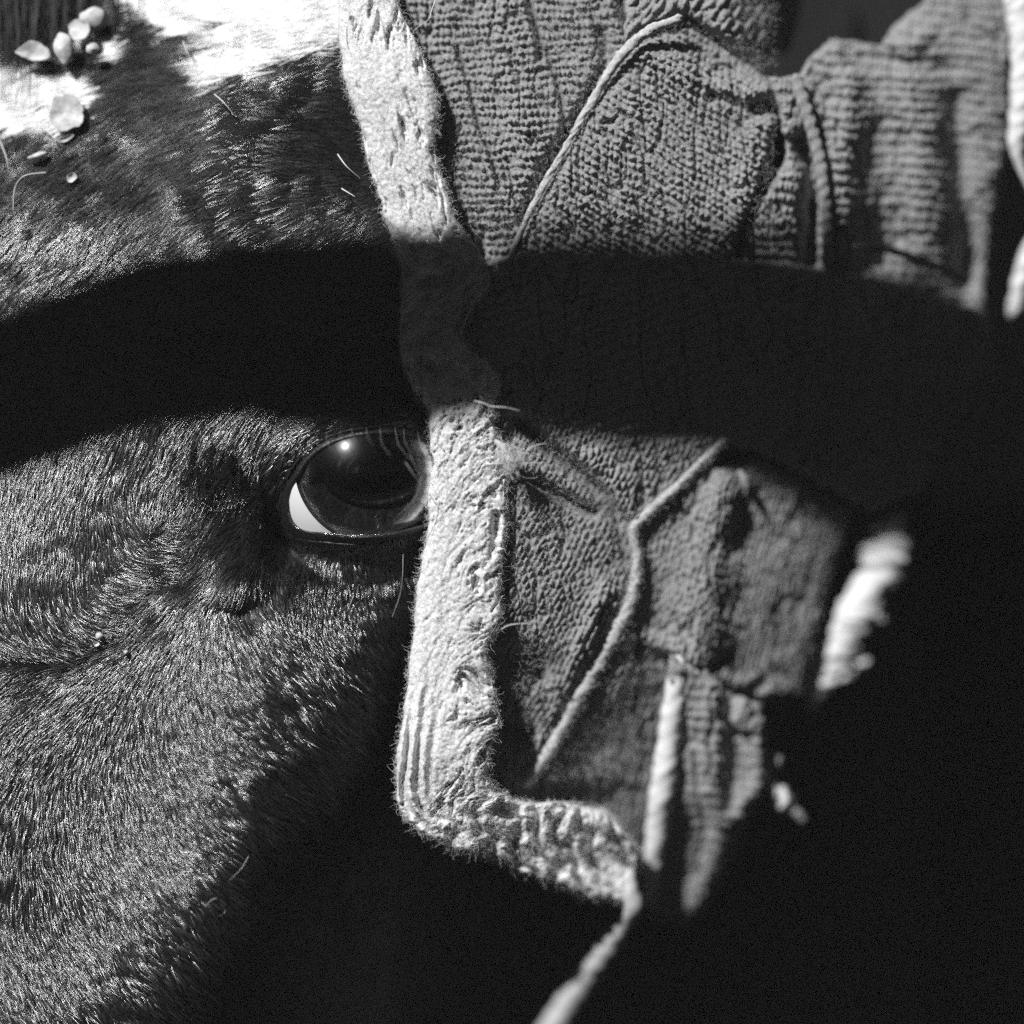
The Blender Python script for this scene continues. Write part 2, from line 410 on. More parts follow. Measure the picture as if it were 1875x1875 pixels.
# ---- the coat
FLOW = [(39, 982, 98), (117, 1040, 86), (156, 1001, 92), (187, 985, 95), (225, 965, 60), (268, 993, 28), (250, 1024, 15), (234, 1055, 15), (58, 1079, 75), (97, 1118, 52), (136, 1137, 35), (175, 1149, 20), (39, 1157, 45), (97, 1176, 22), (39, 1196, 12), (117, 1200, 185), (156, 1216, 155), (214, 1157, 150), (254, 1130, 148),
        (50, 480, 130), (50, 350, 145), (200, 300, 150), (350, 300, 155), (500, 250, 190), (600, 250, 195), (620, 330, 185), (450, 380, 170), (600, 420, 150),
        (350, 430, 145), (150, 480, 130), (20, 560, 125), (100, 100, 160), (400, 60, 172), (300, 100, 165), (560, 80, 165), (500, 130, 160), (700, 200, 190), (-200, 300, 140),
        (400, 650, 140), (600, 650, 160), (200, 700, 115), (700, 720, 170),
        (250, 830, 110), (100, 900, 105), (30, 950, 95), (30, 1050, 85), (60, 1120, 65), (-100, 1050, 85),
        (40, 1225, 155), (100, 1235, 155), (300, 900, 110), (360, 870, 115), (430, 850, 118),
        (300, 1000, 160), (350, 1010, 155), (420, 960, 145), (450, 900, 125), (475, 860, 118), (505, 825, 122), (560, 785, 145), (620, 765, 165), (700, 755, 178),
        (400, 1030, 145), (440, 1020, 118), (430, 1060, 102), (350, 1080, 140), (300, 1130, 140), (250, 1180, 140), (200, 1240, 140), (330, 1150, 115), (300, 1220, 108),
        (380, 1150, 90), (430, 1150, 62), (480, 1150, 55), (420, 1220, 65), (500, 1250, 50), (620, 1040, 80), (700, 1040, 75), (560, 1060, 100), (600, 1100, 85), (650, 1200, 62),
        (520, 1000, 110), (750, 1050, 70), (700, 1150, 70),
        (30, 1260, 150), (80, 1290, 140), (170, 1260, 125), (20, 1350, 125), (100, 1370, 115), (200, 1300, 100), (260, 1280, 85), (350, 1300, 60), (450, 1300, 50),
        (20, 1480, 95), (100, 1480, 90), (180, 1450, 80), (280, 1450, 58), (400, 1450, 42), (450, 1400, 35), (20, 1600, 80), (100, 1600, 65), (200, 1600, 52), (300, 1600, 45), (400, 1550, 35),
        (50, 1750, 55), (150, 1750, 45), (250, 1750, 42), (20, 1850, 45), (200, 1850, 38), (600, 1500, 45), (600, 1800, 50), (-200, 1500, 95), (-200, 1800, 70), (100, 2100, 45)]
def flow(px, py):
    vx = np.zeros(px.shape); vy = np.zeros(px.shape); c2 = np.zeros(px.shape); s2 = np.zeros(px.shape)
    for (x, y, an) in FLOW:
        r2 = (px - x) ** 2 + (py - y) ** 2
        wgt = np.exp(-r2 / (2 * 38.0 ** 2)) + 200.0 / (r2 + 4000.0) ** 1.5 * 40
        a_ = math.radians(an)
        vx += wgt * math.cos(a_); vy += wgt * math.sin(a_); c2 += wgt * math.cos(2 * a_); s2 += wgt * math.sin(2 * a_)
    th = 0.5 * np.arctan2(s2, c2)
    ux, uy = np.cos(th), np.sin(th)
    dt = (ux * vx + uy * vy) / (np.hypot(vx, vy) + 1e-9)
    sg = np.where(dt + 1.4 * (vnoise(px / 16, py / 10, 88) - 0.5) * np.clip(1.2 - np.abs(dt), 0, 1) < 0, -1.0, 1.0)
    return ux * sg, uy * sg

WHITE1 = [(215, -260), (225, 0), (252, 28), (285, 48), (330, 66), (372, 70), (392, 45), (408, 40), (402, 78), (360, 110), (335, 142), (395, 158), (450, 142), (520, 116), (590, 84), (680, 60), (700, -260)]
WHITE2 = [(-260, 130), (0, 118), (60, 108), (120, 128), (178, 132), (202, 165), (160, 232), (60, 238), (0, 248), (-260, 290)]
WHITE3 = [(180, 62), (245, 66), (250, 88), (235, 104), (185, 95)]

PALE = True
def in_white(px, py):
    jx = px + 26 * (vnoise(px / 9, py / 9, 71) - 0.5); jy = py + 22 * (vnoise(px / 9, py / 9, 72) - 0.5)
    return inside(jx, jy, WHITE1) | inside(jx, jy, WHITE2) | inside(jx, jy, WHITE3)

def surf(px, py, fn, eps=3.0):
    p = P(px, py, fn(px, py))
    tx = P(px + eps, py, fn(px + eps, py)) - p; ty = P(px, py + eps, fn(px, py + eps)) - p
    n = unit(np.cross(tx, ty)); n = np.where((n[:, 1] > 0)[:, None], -n, n)
    return p, tx / eps, ty / eps, n

pale = in_white(HEADPIX[:, 0], HEADPIX[:, 1]).astype(np.float32)
at = head.data.attributes.new('pale', 'FLOAT', 'POINT'); at.data.foreach_set('value', pale)
nt = M_skin.node_tree; an = nt.nodes.new('ShaderNodeAttribute'); an.attribute_name = 'pale'
mr = nt.nodes.new('ShaderNodeMapRange'); mr.inputs[3].default_value = 0.03; mr.inputs[4].default_value = 0.75   # pink skin under white hair
nt.links.new(an.outputs['Fac'], mr.inputs[0]); nt.links.new(mr.outputs[0], nt.nodes['Principled BSDF'].inputs['Base Color'])
# a cheap lookup of the head's depth for hair roots
def head_lookup(px, py):
    gx = np.clip((px + 600) / 6.0, 0, len(xs) - 1.001); gy = np.clip((py + 480) / 6.0, 0, len(ys) - 1.001)
    ix = gx.astype(int); iy = gy.astype(int); fx = gx - ix; fy = gy - iy
    return (GD[iy, ix] * (1 - fx) + GD[iy, ix + 1] * fx) * (1 - fy) + (GD[iy + 1, ix] * (1 - fx) + GD[iy + 1, ix + 1] * fx) * fy

def hair_batch(px, py, length, lift, rad, K=5, jit=0.07, curl=0.06):
    n = len(px)
    p, tx, ty, nr = surf(px, py, head_lookup)
    vx, vy = flow(px, py)
    turn = np.where((py < 560) & (vnoise(px / 24, py / 12, 95) * 0.4 + 0.6 * RNG.uniform(0, 1, n) < 0.42 * np.clip((px - 250) / 200, 0, 1)), -1.0, 1.0)   # cowlicks on the brow
    vx = vx * turn; vy = vy * turn
    # clumps: neighbours lean together
    a = 0.30 * (vnoise(px / 11, py / 11, 41) - 0.5) + 0.45 * (vnoise(px / 34, py / 34, 42) - 0.5) + RNG.normal(0, jit, n)
    ca, sa = np.cos(a), np.sin(a)
    wx = vx * ca - vy * sa; wy = vx * sa + vy * ca
    t = unit(tx * wx[:, None] + ty * wy[:, None])
    b = np.cross(t, nr)
    lift = lift * (0.75 + 0.5 * vnoise(px / 8, py / 8, 43)) * RNG.uniform(0.7, 1.3, n)
    length = length * RNG.uniform(0.7, 1.2, n)
    cv = RNG.normal(0, curl, n)
    s = np.linspace(0, 1, K)
    along = s[None] * length[:, None]
    up = length[:, None] * (np.tan(lift)[:, None] * (s[None] - 0.3 * s[None] ** 2))
    side = length[:, None] * cv[:, None] * s[None] ** 2
    base = p + nr * 0.0001
    # wisps: hairs of one cell run towards one tip
    cs = 7.0 + 6.0 * np.clip((500 - py) / 400, 0, 1)
    gx = (px * vx + py * vy) / (cs * 3.2); gy = (-px * vy + py * vx) / cs
    ix = np.floor(gx); iy = np.floor(gy)
    off = (iy + 0.5 + 0.5 * (_hash(ix, iy, 81) - 0.5) - gy) * cs
    hi = _hash(ix, iy, 82)
    lift = lift * (0.5 + 0.95 * hi)
    up = length[:, None] * (np.tan(lift)[:, None] * (s[None] - 0.3 * s[None] ** 2))
    side = side + 0.8 * off[:, None] * s[None] ** 1.2 * np.where(np.sum(np.cross(nr, t) * (tx * -vy[:, None] + ty * vx[:, None]), 1) > 0, -1, 1)[:, None]
    pts = base[:, None] + (t[:, None] * along[..., None] + nr[:, None] * up[..., None] + b[:, None] * side[..., None]) * MM
    r = rad[:, None] * (1 - 0.85 * s[None] ** 1.6)
    return pts, r

def root_cloud(n, x0, x1, y0, y1):
    return RNG.uniform(x0, x1, n), RNG.uniform(y0, y1, n)

px, py = root_cloud(380000, -380, 980, -250, 2120)
ed, _, _ = seg_dist(px, py, np.vstack([eye_loop, eye_loop[:1]]))
inn = inside(px, py, eye_loop)
lidzone = np.clip((ed - 8) / 60, 0, 1)
tear = np.exp(-(seg_dist(px, py, [(545, 975), (520, 1030), (500, 1080), (455, 1115)])[0] / 22) ** 2)
keep = (~inn) & (ed > 9) & (RNG.uniform(0, 1, len(px)) < (0.35 + 0.65 * lidzone) * (1 - 0.75 * tear))
keep &= (px < 760 + 0.25 * np.maximum(0, 900 - py) - 0.12 * np.maximum(0, py - 1300))
inframe = (px > -60) & (px < 1000) & (py > -60) & (py < 1940)
keep &= inframe | (RNG.uniform(0, 1, len(px)) < 0.55)
px = px[keep]; py = py[keep]; lidzone = lidzone[keep]; tear = tear[keep]
fvx, fvy = flow(px, py)
wh = in_white(px + 20 * fvx, py + 20 * fvy)
length = 42 + 18 * np.clip((520 - py) / 500, 0, 1) + 6 * fbm(px / 80, py / 80, 3, 2)
length = length * (0.32 + 0.68 * lidzone) * (1 - 0.3 * tear)
# short hair on the cheek below the eye
sh = np.exp(-(((px - 640) / 170) ** 2 + ((py - 1180) / 170) ** 2))
length = length * (1 - 0.45 * sh)
lift = np.radians(np.where(py < 600, 4.5 + 6.0 * np.clip((330 - px) / 150, 0, 1), 13.0) + 9.0 * np.clip((py - 1150) / 200, 0, 1)) + math.radians(9) * np.exp(-(((px - 70) / 110) ** 2 + ((py - 1150) / 60) ** 2)) + math.radians(34) * np.exp(-(((px - 400) / 70) ** 2 + ((py - 850) / 50) ** 2)) + math.radians(14) * sh + math.radians(10) * (1 - lidzone)
rad = np.full(len(px), 0.000128) * RNG.uniform(0.7, 1.35, len(px))
for nm, m, mt in (('black_coat', ~wh, M_coat), ('white_marking', wh, M_white)):
    L = length[m] * (1.25 if nm == 'white_marking' else 1.0)
    pts, r = hair_batch(px[m], py[m], L, lift[m] * (0.5 if nm == 'white_marking' else 1), rad[m] * (1.7 if nm == 'white_marking' else 1))
    o = curves_obj(nm, pts, r, mt, horse); o['kind'] = 'stuff'

# ---- dark forelock hanging into the corner
fk = []
n_f = 260
fx = RNG.uniform(-160, 235, n_f); fx = fx + 10 * np.sin(fx / 7); fl = RNG.uniform(60, 210, n_f) * np.clip(1.15 - fx / 260, 0.2, 1)
for k_ in range(6):
    t_ = k_ / 5.0
    xx = fx + 16 * np.sin(fx / 40 + 2.2 * t_) * t_ + RNG.normal(0, 3, n_f) * t_; yy = -150 + (fl + 90 + 60 * np.sin(fx * 1.7)) * t_
    fk.append(P(xx, yy, head_lookup(xx, yy) - 3.5 - 2.5 * np.sin(t_ * 3.1) + 1.5 * np.sin(fx)))
o = curves_obj('forelock', np.stack(fk, 1), np.full((n_f, 6), 0.00024) * np.linspace(1, 0.4, 6)[None], M_fore, horse); o['kind'] = 'stuff'

# ---- lashes and single pale hairs
def strand(pts, r0, K=14):
    """pts: (px, py, mm) control points -> one smooth tapering strand"""
    q = smooth_line(pts, 1.0); i = np.linspace(0, len(q) - 1, K).astype(int); q = q[i]
    return P(q[:, 0], q[:, 1], q[:, 2]), r0 * (1 - 0.75 * np.linspace(0, 1, K) ** 1.5)

def strands_obj(name, lst, mt, parent):
    ps, rs = zip(*[strand(p, r) for p, r in lst])
    return curves_obj(name, np.array(ps), np.array(rs), mt, parent)

lash = []
for i in range(9):
    t = i / 8.0
    x = 600 + 190 * t + random.uniform(-4, 4); y = 792 - 12 * math.sin(t * 3.14) + random.uniform(-3, 3)
    ln = random.uniform(40, 95) * (0.5 + 0.6 * t)
    ang = math.radians(100 - 28 * t + random.uniform(-12, 12))
    x2 = x + ln * 0.5 * math.cos(ang); y2 = y + ln * 0.5 * math.sin(ang); x3 = x + ln * math.cos(ang - 0.25); y3 = y + ln * math.sin(ang - 0.25)
    d0 = float(eye_depth(np.array(x), np.array(y))) - 3
    lash.append(([(x, y, d0), (x2, y2, d0 - 9), (x3, y3, d0 - 13)], 0.00006))
lash += [([(742, 846, -12), (757, 868, -13), (775, 892, -12)], 0.00011), ([(772, 872, -12), (760, 912, -12), (725, 948, -11)], 0.00011),
         ([(750, 830, -12), (768, 870, -12)], 0.00008), ([(783, 900, -11), (765, 942, -11)], 0.00007)]
strands_obj('eyelash', lash, M_lash, horse)
def hd(x, y): return float(head_lookup(np.array([x], float), np.array([y], float))[0])
for pts in ([(392, 172), (410, 188), (430, 212)], [(0, 258), (12, 290), (16, 318)], [(84, 316), (45, 322), (27, 345), (24, 385)], [(68, 228), (92, 245), (106, 272)],
            [(618, 282), (635, 305), (660, 327)], [(625, 345), (650, 360)], [(335, 75), (344, 100)], [(738, 1015), (737, 1055), (732, 1090), (718, 1130)], [(648, 1090), (635, 1120)],
            [(455, 1568), (442, 1590), (420, 1612)], [(375, 1660), (395, 1645), (412, 1668), (400, 1678)]):
    o = strands_obj('stray_hair', [([(x, y, hd(x, y) - 4 - 2 * (i % 2)) for i, (x, y) in enumerate(pts)], 0.00022 if pts[0][1] < 420 else 0.00008)], M_stray, horse)

# ------------------------------------------------------------------ the knitted hood
hood = empty('knitted_hood', 'grey knitted wool hood edged with a frayed pale felt band', 'horse hood')

def knit(px, py, ang, pu, pv, A, seed, warp=9.0, brick=0.5):
    """relief of knitted loops: rows along ANG degrees, PU between loops, PV between rows (pixels) -> mm towards the camera"""
    c, s = math.cos(math.radians(ang)), math.sin(math.radians(ang))
    wx = px + warp * fbm(px / 70, py / 70, seed, 3); wy = py + warp * fbm(px / 70, py / 70, seed + 9, 3)
    wx = wx + 4.5 * fbm(px / 24, py / 24, seed + 3, 3); wy = wy + 4.5 * fbm(px / 24, py / 24, seed + 5, 3)
    u = (wx * c + wy * s) / pu; v = (-wx * s + wy * c) / pv
    row = np.floor(v); u = u + brick * (row % 2) + 0.25 * (_hash(row, row * 0, seed) - 0.5)
    col = np.floor(u); fu = u - col - 0.5; fv = v - row - 0.5
    h1 = _hash(col, row, seed + 1); h2 = _hash(col, row, seed + 2); h3 = _hash(col, row, seed + 4)
    fu = fu + 0.34 * (h2 - 0.5) + 0.25 * fv * (0.5 + h1); fv = fv + 0.26 * (h3 - 0.5)
    r = np.sqrt((fu / (0.36 + 0.20 * h3)) ** 2 + (fv / (0.27 + 0.13 * h2)) ** 2)
    b = np.sqrt(np.clip(1 - np.minimum(r, 1.0) ** 2.0, 0, 1))
    link = np.exp(-((fv - 0.30 * np.sin(fu * 6.283)) / 0.16) ** 2) * 0.55 * h2
    worn = 0.72 + 0.28 * fbm(px / 45, py / 45, seed + 11, 3)
    return A * worn * 1.25 * (np.maximum(b * (0.45 + 0.75 * h1), link)) + 0.25 * A * fbm(px / 5.0, py / 5.0, seed + 7, 2)

STEP = 1.8
def panel(name, poly, depth_fn, knit_args, roll=3.0, rollw=7.0, rough_edge=5.0, mt=None, label=None, step=STEP):
    p = np.array(poly, float)
    x = np.arange(p[:, 0].min() - 4, p[:, 0].max() + 4, step); y = np.arange(p[:, 1].min() - 4, p[:, 1].max() + 4, step)
    X, Y = np.meshgrid(x, y)
    JX = X + rough_edge * fbm(X / 16, Y / 16, 91, 3); JY = Y + rough_edge * fbm(X / 16, Y / 16, 92, 3)
    m = inside(JX, JY, poly)
    e, _, _ = seg_dist(JX, JY, list(poly) + [poly[0]])
    d = depth_fn(X, Y)
    fold = fbm(X / 46, Y / 150, 77, 3)
    d = d + 2.0 * np.exp(-(fold / 0.045) ** 2) * np.clip(e / 20, 0, 1) + 1.6 * fbm(X / 70, Y / 90, 78, 3) * np.clip(e / 20, 0, 1)
    k = 0
    for ka in knit_args:
        k = knit(X, Y, *ka)
    d = d - k * np.clip(e / 7, 0.25, 1) + roll * np.exp(-e / rollw)
    f = grid_faces(len(y), len(x), m)
    v, f = compact(P(X, Y, d).reshape(-1, 3), f)
    o = mesh_from(name, v, f, mt or M_knit, hood)
    if label: o['label'] = label
    return o

def tube(name, ctrl, mt, parent, seed=0, bumpy=0.12, step=2.5, nr=18, flat=1.0, pitch=14.0, bead=0.10):
    """ctrl: (px, py, mm, radius in pixels)"""
    q = smooth_line(ctrl, step); n = len(q)
    c = P(q[:, 0], q[:, 1], q[:, 2]); t = unit(np.gradient(c, axis=0))
    view = np.array([0, 1.0, 0]); s = unit(np.cross(t, view)); b = np.cross(s, t)
    A = np.linspace(0, 2 * math.pi, nr, endpoint=False)
    L = np.concatenate([[0], np.cumsum(np.linalg.norm(np.diff(q[:, :2], axis=0), axis=1))])
    cap = np.clip(np.minimum(L, L[-1] - L) / (q[:, 3] * 0.9), 0.02, 1) ** 0.5
    AA, LL = np.meshgrid(A, L)
    r = q[:, 3:4] * cap[:, None] * (1 + bumpy * 2 * fbm(np.cos(AA) * 1.5 + LL / 12 + seed, np.sin(AA) * 1.5 + LL / 90, seed, 4) + bead * np.sin(LL / pitch * 6.283 + 1.2 * AA))
    p = c[:, None] + (s[:, None] * (np.cos(AA) * r)[..., None] + b[:, None] * (np.sin(AA) * r * flat)[..., None]) * MM
    i = np.arange(n * nr).reshape(n, nr)
    f = np.stack([i[:-1], i[1:], np.roll(i[1:], -1, 1), np.roll(i[:-1], -1, 1)], -1).reshape(-1, 4)
    return mesh_from(name, p.reshape(-1, 3), f, mt, parent)

M_wet = mat('wet_lid_rim', 0.03, 0.12, 0.9, bump=(1500, 0.5, 0.0005))
lr = RIM[0][::3]
tube('wet_rim', [(p[0], p[1] - 1, float(eye_depth(p[0], p[1])) - 1.6, 2.6) for p in lr], M_wet, horse, 51, 0.3, bead=0)

def groove(px, py, poly, A, w):
    return ridge(px, py, poly, -A, w)

S1 = [(1250, 30), (1180, 62), (1130, 112), (1080, 192), (1040, 262), (990, 350), (955, 420), (930, 480)]
H1 = [(1330, 800), (1300, 830), (1240, 890), (1190, 935), (1160, 968), (1165, 1010), (1163, 1060), (1150, 1110), (1120, 1170), (1080, 1240), (1040, 1310), (1000, 1380), (960, 1440)]

def dA(x, y):
    d = cloth_base(x, y)
    d = d + groove(x, y, [(962, -30), (972, 20), (986, 75), (990, 105)], 7.0, 6) + groove(x, y, [(1000, 95), (1020, 150), (1032, 215), (1040, 260)], 4, 4.5)
    d = d + groove(x, y, [(835, 90), (858, 150), (875, 230), (900, 290), (915, 340)], 3.5, 4.5) + groove(x, y, [(1128, -30), (1140, 25), (1155, 60)], 7, 9)
    d = d + ridge(x, y, [(905, -30), (925, 100), (955, 240), (970, 400)], 1.8, 38)
    d = d + groove(x, y, [(1100, 60), (1110, 110), (1080, 170), (1040, 235), (985, 335), (950, 405)], 4.5, 11)
    return d
panel('knit_panel', [(700, -120), (1180, -120), (1200, 40), (1130, 112), (1080, 192), (1040, 262), (990, 350), (955, 420), (930, 500), (880, 640), (820, 700), (790, 500), (790, 400), (770, 250), (730, 120)],
      dA, [(-4, 11.0, 15.5, 1.75, 100, 8.0)])

def dB(x, y):
    d = cloth_base(x, y) - 1.0
    R = [(1165, 78), (1215, 115), (1270, 148), (1330, 165), (1400, 168)]
    d = d + ridge(x, y, R, 3.0, 30)
    s, sd, f = seg_dist(x, y, R)
    d = d + np.where(sd < 0, 0.05 * s * (0.3 + f), 0)                     # falls away above the ridge
    d = d + groove(x, y, [(1385, 198), (1410, 192), (1435, 186)], 10, 14) + groove(x, y, [(1300, 172), (1340, 186), (1380, 194)], 3.0, 8)
    d = d + groove(x, y, S1, 3.0, 12)
    d = d + ridge(x, y, [(1395, 240), (1375, 330), (1340, 420)], 2.0, 30)
    return d
panel('knit_panel', S1[:-1] + [(930, 480), (950, 560), (1150, 620), (1340, 560), (1352, 440), (1385, 350), (1412, 285), (1425, 215), (1420, 160), (1395, 135), (1340, 95), (1290, 48), (1255, 22)],
      dB, [(30, 13.0, 14.0, 1.8, 140, 9.0)])

def dC(x, y):
    return cloth_base(x, y) - 5 + 0.12 * np.maximum(0, x - 1330) + 0.0006 * np.maximum(0, x - 1300) ** 2
panel('knit_panel', [(1150, -120), (1500, -120), (1470, -20), (1460, 60), (1440, 100), (1400, 100), (1340, 75), (1290, 45), (1245, 25), (1180, 50), (1140, 80)],
      dC, [(-50, 34, 16.0, 1.8, 180, 5.0)])

def dD(x, y):
    d = cloth_base(x, y)
    d = d + ridge(x, y, [(1425, 140), (1440, 200), (1450, 280), (1475, 320)], 2.5, 20)
    d = d + groove(x, y, [(1460, 260), (1478, 300), (1490, 350), (1484, 420), (1480, 480)], 9, 15)
    d = d + ridge(x, y, [(1555, 150), (1545, 300), (1540, 460)], 4.0, 30) + groove(x, y, [(1600, 260), (1620, 380), (1625, 470)], 3.5, 34)
    d = d + ridge(x, y, [(1665, 130), (1690, 250), (1705, 380), (1690, 470)], 4.5, 45)
    d = d + groove(x, y, [(1745, 180), (1755, 320), (1770, 430), (1765, 560)], 6.0, 26)
    d = d + groove(x, y, [(1560, 95), (1640, 110), (1740, 125)], 2.5, 16) + ridge(x, y, [(1600, 75), (1660, 88), (1700, 60)], 2.5, 16)
    d = d + np.where(y > 400, 0, 0)
    return d
panel('knit_panel', [(1402, 140), (1462, 138), (1480, 110), (1520, 68), (1560, 72), (1612, 82), (1635, 45), (1690, 5), (1710, -120), (1880, -120), (1850, 100), (1850, 250), (1835, 330), (1815, 420), (1800, 540), (1830, 700), (1600, 760),
                     (1400, 700), (1345, 560), (1362, 430), (1400, 350), (1440, 290), (1425, 200)],
      dD, [(3, 9.0, 20.0, 1.6, 220, 8.0, 0.0)])

# the stretch in the added occluder's shadow between upper and lower cloth
def dM(x, y):
    return cloth_base(x, y) - 2.2 + 5.0 * np.clip((y - 700) / 100, 0, 1) * np.clip((x - 1150) / 150, 0, 1)
panel('knit_panel', [(800, 500), (950, 462), (1150, 462), (1420, 480), (1600, 505), (1810, 575), (1800, 700), (1730, 800), (1690, 900), (1600, 940), (1500, 885), (1400, 835), (1300, 805), (1200, 800), (1050, 785), (960, 765), (880, 755), (840, 650)],
      dM, [(-20, 15, 20, 1.5, 260, 8.0)], roll=1.5)

def dF(x, y):
    d = cloth_base(x, y) - 1.0
    d = d + groove(x, y, [(955, 775), (1010, 825), (1060, 865), (1100, 905), (1140, 960), (1152, 1010)], 8.5, 15)
    d = d + groove(x, y, [(935, 868), (985, 885), (1040, 915), (1085, 935)], 7, 12)
    d = d + ridge(x, y, [(1080, 830), (1130, 900), (1150, 950)], 2.5, 28)
    d = d + groove(x, y, [(935, 1215), (965, 1200), (985, 1225)], 7, 22)
    d = d + groove(x, y, [(925, 1330), (960, 1345)], 6, 16)
    d = d + ridge(x, y, [(1105, 1080), (1065, 1190), (1020, 1290), (985, 1370)], 3.0, 20)
    d = d + 0.012 * np.maximum(0, y - 1150)
    return d
panel('knit_panel', [(870, 740), (960, 740), (1330, 790)] + H1[1:] + [(940, 1480), (870, 1490), (870, 1300), (880, 1000)],
      dF, [(116, 19.0, 10.0, 1.6, 300, 7.0)])

def dG(x, y):
    d = cloth_base(x, y) + 1
    d = d + ridge(x, y, [(1335, 900), (1315, 1000), (1290, 1100), (1270, 1210)], 5.0, 45)
    d = d + groove(x, y, [(1345, 850), (1370, 900), (1345, 1000)], 3, 24)
    d = d + groove(x, y, [(1290, 1240), (1310, 1220), (1330, 1205)], 7, 9) + groove(x, y, [(1375, 1262), (1395, 1250)], 6, 9)
    d = d + 0.04 * np.maximum(0, x - 1310) + ridge(x, y, [(1180, 1170), (1250, 1205), (1330, 1250), (1430, 1270)], 3.0, 22)
    return d
panel('knit_panel', [(1130, 940), (1250, 850), (1400, 840), (1560, 930), (1530, 1020), (1508, 1110), (1490, 1190), (1472, 1282), (1430, 1280), (1395, 1285), (1350, 1272), (1325, 1260), (1300, 1240), (1262, 1222), (1225, 1198), (1190, 1185), (1165, 1155), (1130, 1100)],
      dG, [(105, 18.0, 9.5, 1.3, 340, 6.0)], rough_edge=9)

def dI(x, y):
    return cloth_base(x, y) + 1.5 + ridge(x, y, [(1130, 1260), (1090, 1400)], 3, 50) + 0.012 * np.maximum(0, y - 1250)
panel('knit_panel', [(1140, 1120), (1250, 1190), (1245, 1260), (1225, 1420), (1205, 1530), (1120, 1560), (960, 1520), (930, 1440), (1000, 1350)],
      dI, [(112, 20, 11, 1.4, 380, 7.0)])

def dK(x, y):
    d = cloth_base(x, y) - 7
    d = d + ridge(x, y, [(1308, 1270), (1300, 1380), (1298, 1450), (1320, 1520), (1300, 1600), (1270, 1660)], 2.4, 22)
    d = d + groove(x, y, [(1335, 1260), (1345, 1330), (1340, 1480)], 2.5, 16) + ridge(x, y, [(1392, 1330), (1390, 1440), (1350, 1490)], 4, 20)
    d = d + 0.05 * np.maximum(0, y - 1450)
    return d
panel('knit_panel', [(1225, 1200), (1300, 1230), (1350, 1275), (1395, 1285), (1405, 1370), (1415, 1410), (1400, 1450), (1375, 1490), (1345, 1560), (1320, 1620), (1270, 1700), (1195, 1680), (1180, 1600), (1200, 1450)],
      dK, [(6, 9, 20, 0.9, 420, 7.0, 0.0)], rough_edge=9)

def cb(x, y): return float(cloth_base(np.array([x], float), np.array([y], float))[0])
hem_seam = tube('seam', [(x, y, cb(x, y) - 0.8 - z_, r) for (x, y), z_, r in zip(S1, (8, 6, 2.5, 0.5, 0, 0, 0, 0), (7, 9, 9, 7, 6, 6, 5, 4))], M_hem, hood, 3, 0.28, bead=0.03)
hem_fold = tube('rolled_hem', [(x, y, cb(x, y) - 1.2, r) for (x, y), r in zip(H1, (7, 7, 8, 9, 9, 9, 10, 12, 14, 14, 13, 12, 8))], M_hem, hood, 5, 0.15, bead=0.03)
tube('rolled_hem', [(x, y, d, r) for x, y, d, r in ((1244, 1195, 23, 12), (1240, 1230, 24, 18), (1228, 1330, 28, 21), (1215, 1430, 32, 23), (1203, 1520, 38, 21), (1193, 1600, 44, 17), (1183, 1655, 48, 10))], M_felt, hood, 6, 0.10, bead=0.0)
tube('fold_ridge', [(1455, 135, cb(1455, 135) - 3, 11), (1470, 185, cb(1470, 185) - 4, 12), (1490, 250, cb(1490, 250) - 4, 11), (1505, 320, cb(1505, 320) - 4, 11), (1512, 400, cb(1512, 400) - 4, 11), (1513, 490, cb(1513, 490) - 3, 11)], M_knit, hood, 8, 0.15, pitch=22)
tube('seam', [(1560, 452, 27, 5), (1610, 455, 27, 7), (1660, 468, 28, 7), (1720, 490, 30, 7), (1775, 518, 33, 6)], M_knit, hood, 9, 0.25, bead=0.05)

# ---- the felt band along the near edge and round the corner
PAIRS = [((612, -120), (700, -120)), ((617, -40), (716, -40)), ((620, 20), (732, 14)), ((624, 90), (768, 90)), ((633, 152), (793, 150)), ((648, 196), (801, 200)), ((664, 246), (796, 255)),
         ((677, 310), (803, 310)), ((695, 358), (820, 352)), ((704, 398), (834, 398)), ((715, 428), (856, 434)), ((733, 478), (884, 470)), ((738, 530), (894, 528)), ((732, 590), (856, 578)), ((732, 640), (848, 628)),
         ((746, 692), (897, 668)), ((764, 724), (916, 704)), ((784, 752), (904, 750)), ((787, 800), (914, 806)), ((793, 846), (926, 848)), ((783, 905), (926, 905)), ((784, 952), (928, 962)),
         ((773, 1030), (921, 1030)), ((765, 1080), (916, 1084)), ((760, 1130), (920, 1132)), ((754, 1190), (896, 1182)), ((748, 1245), (900, 1236)), ((740, 1296), (912, 1296)), ((733, 1340), (908, 1338)),
         ((727, 1390), (898, 1372)), ((726, 1440), (892, 1408)), ((733, 1488), (902, 1436)), ((768, 1522), (916, 1450)), ((826, 1560), (936, 1462)), ((890, 1574), (972, 1470)), ((950, 1598), (1024, 1470)),
         ((1020, 1622), (1076, 1480)), ((1085, 1645), (1120, 1494)), ((1145, 1652), (1172, 1560))]
def trim_base(x, y):
    t = np.clip((y - 1380) / 200, 0, 1)
    return -4.2 + 0.0 * x + 10.0 * np.clip((160 - y) / 260, 0, 2) ** 1.4 + 12 * t ** 1.3 + 0.06 * np.maximum(0, x - 860) * np.clip((y - 1400) / 80, 0, 1) + 1.8 * np.clip((x - 840) / 100, 0, 1)
rows = smooth_line([(a[0], a[1], b[0], b[1]) for a, b in PAIRS], 2.0)
NS = 84
S = np.linspace(-1.12, 1.12, NS)
Sc = np.clip(S, -1, 1)
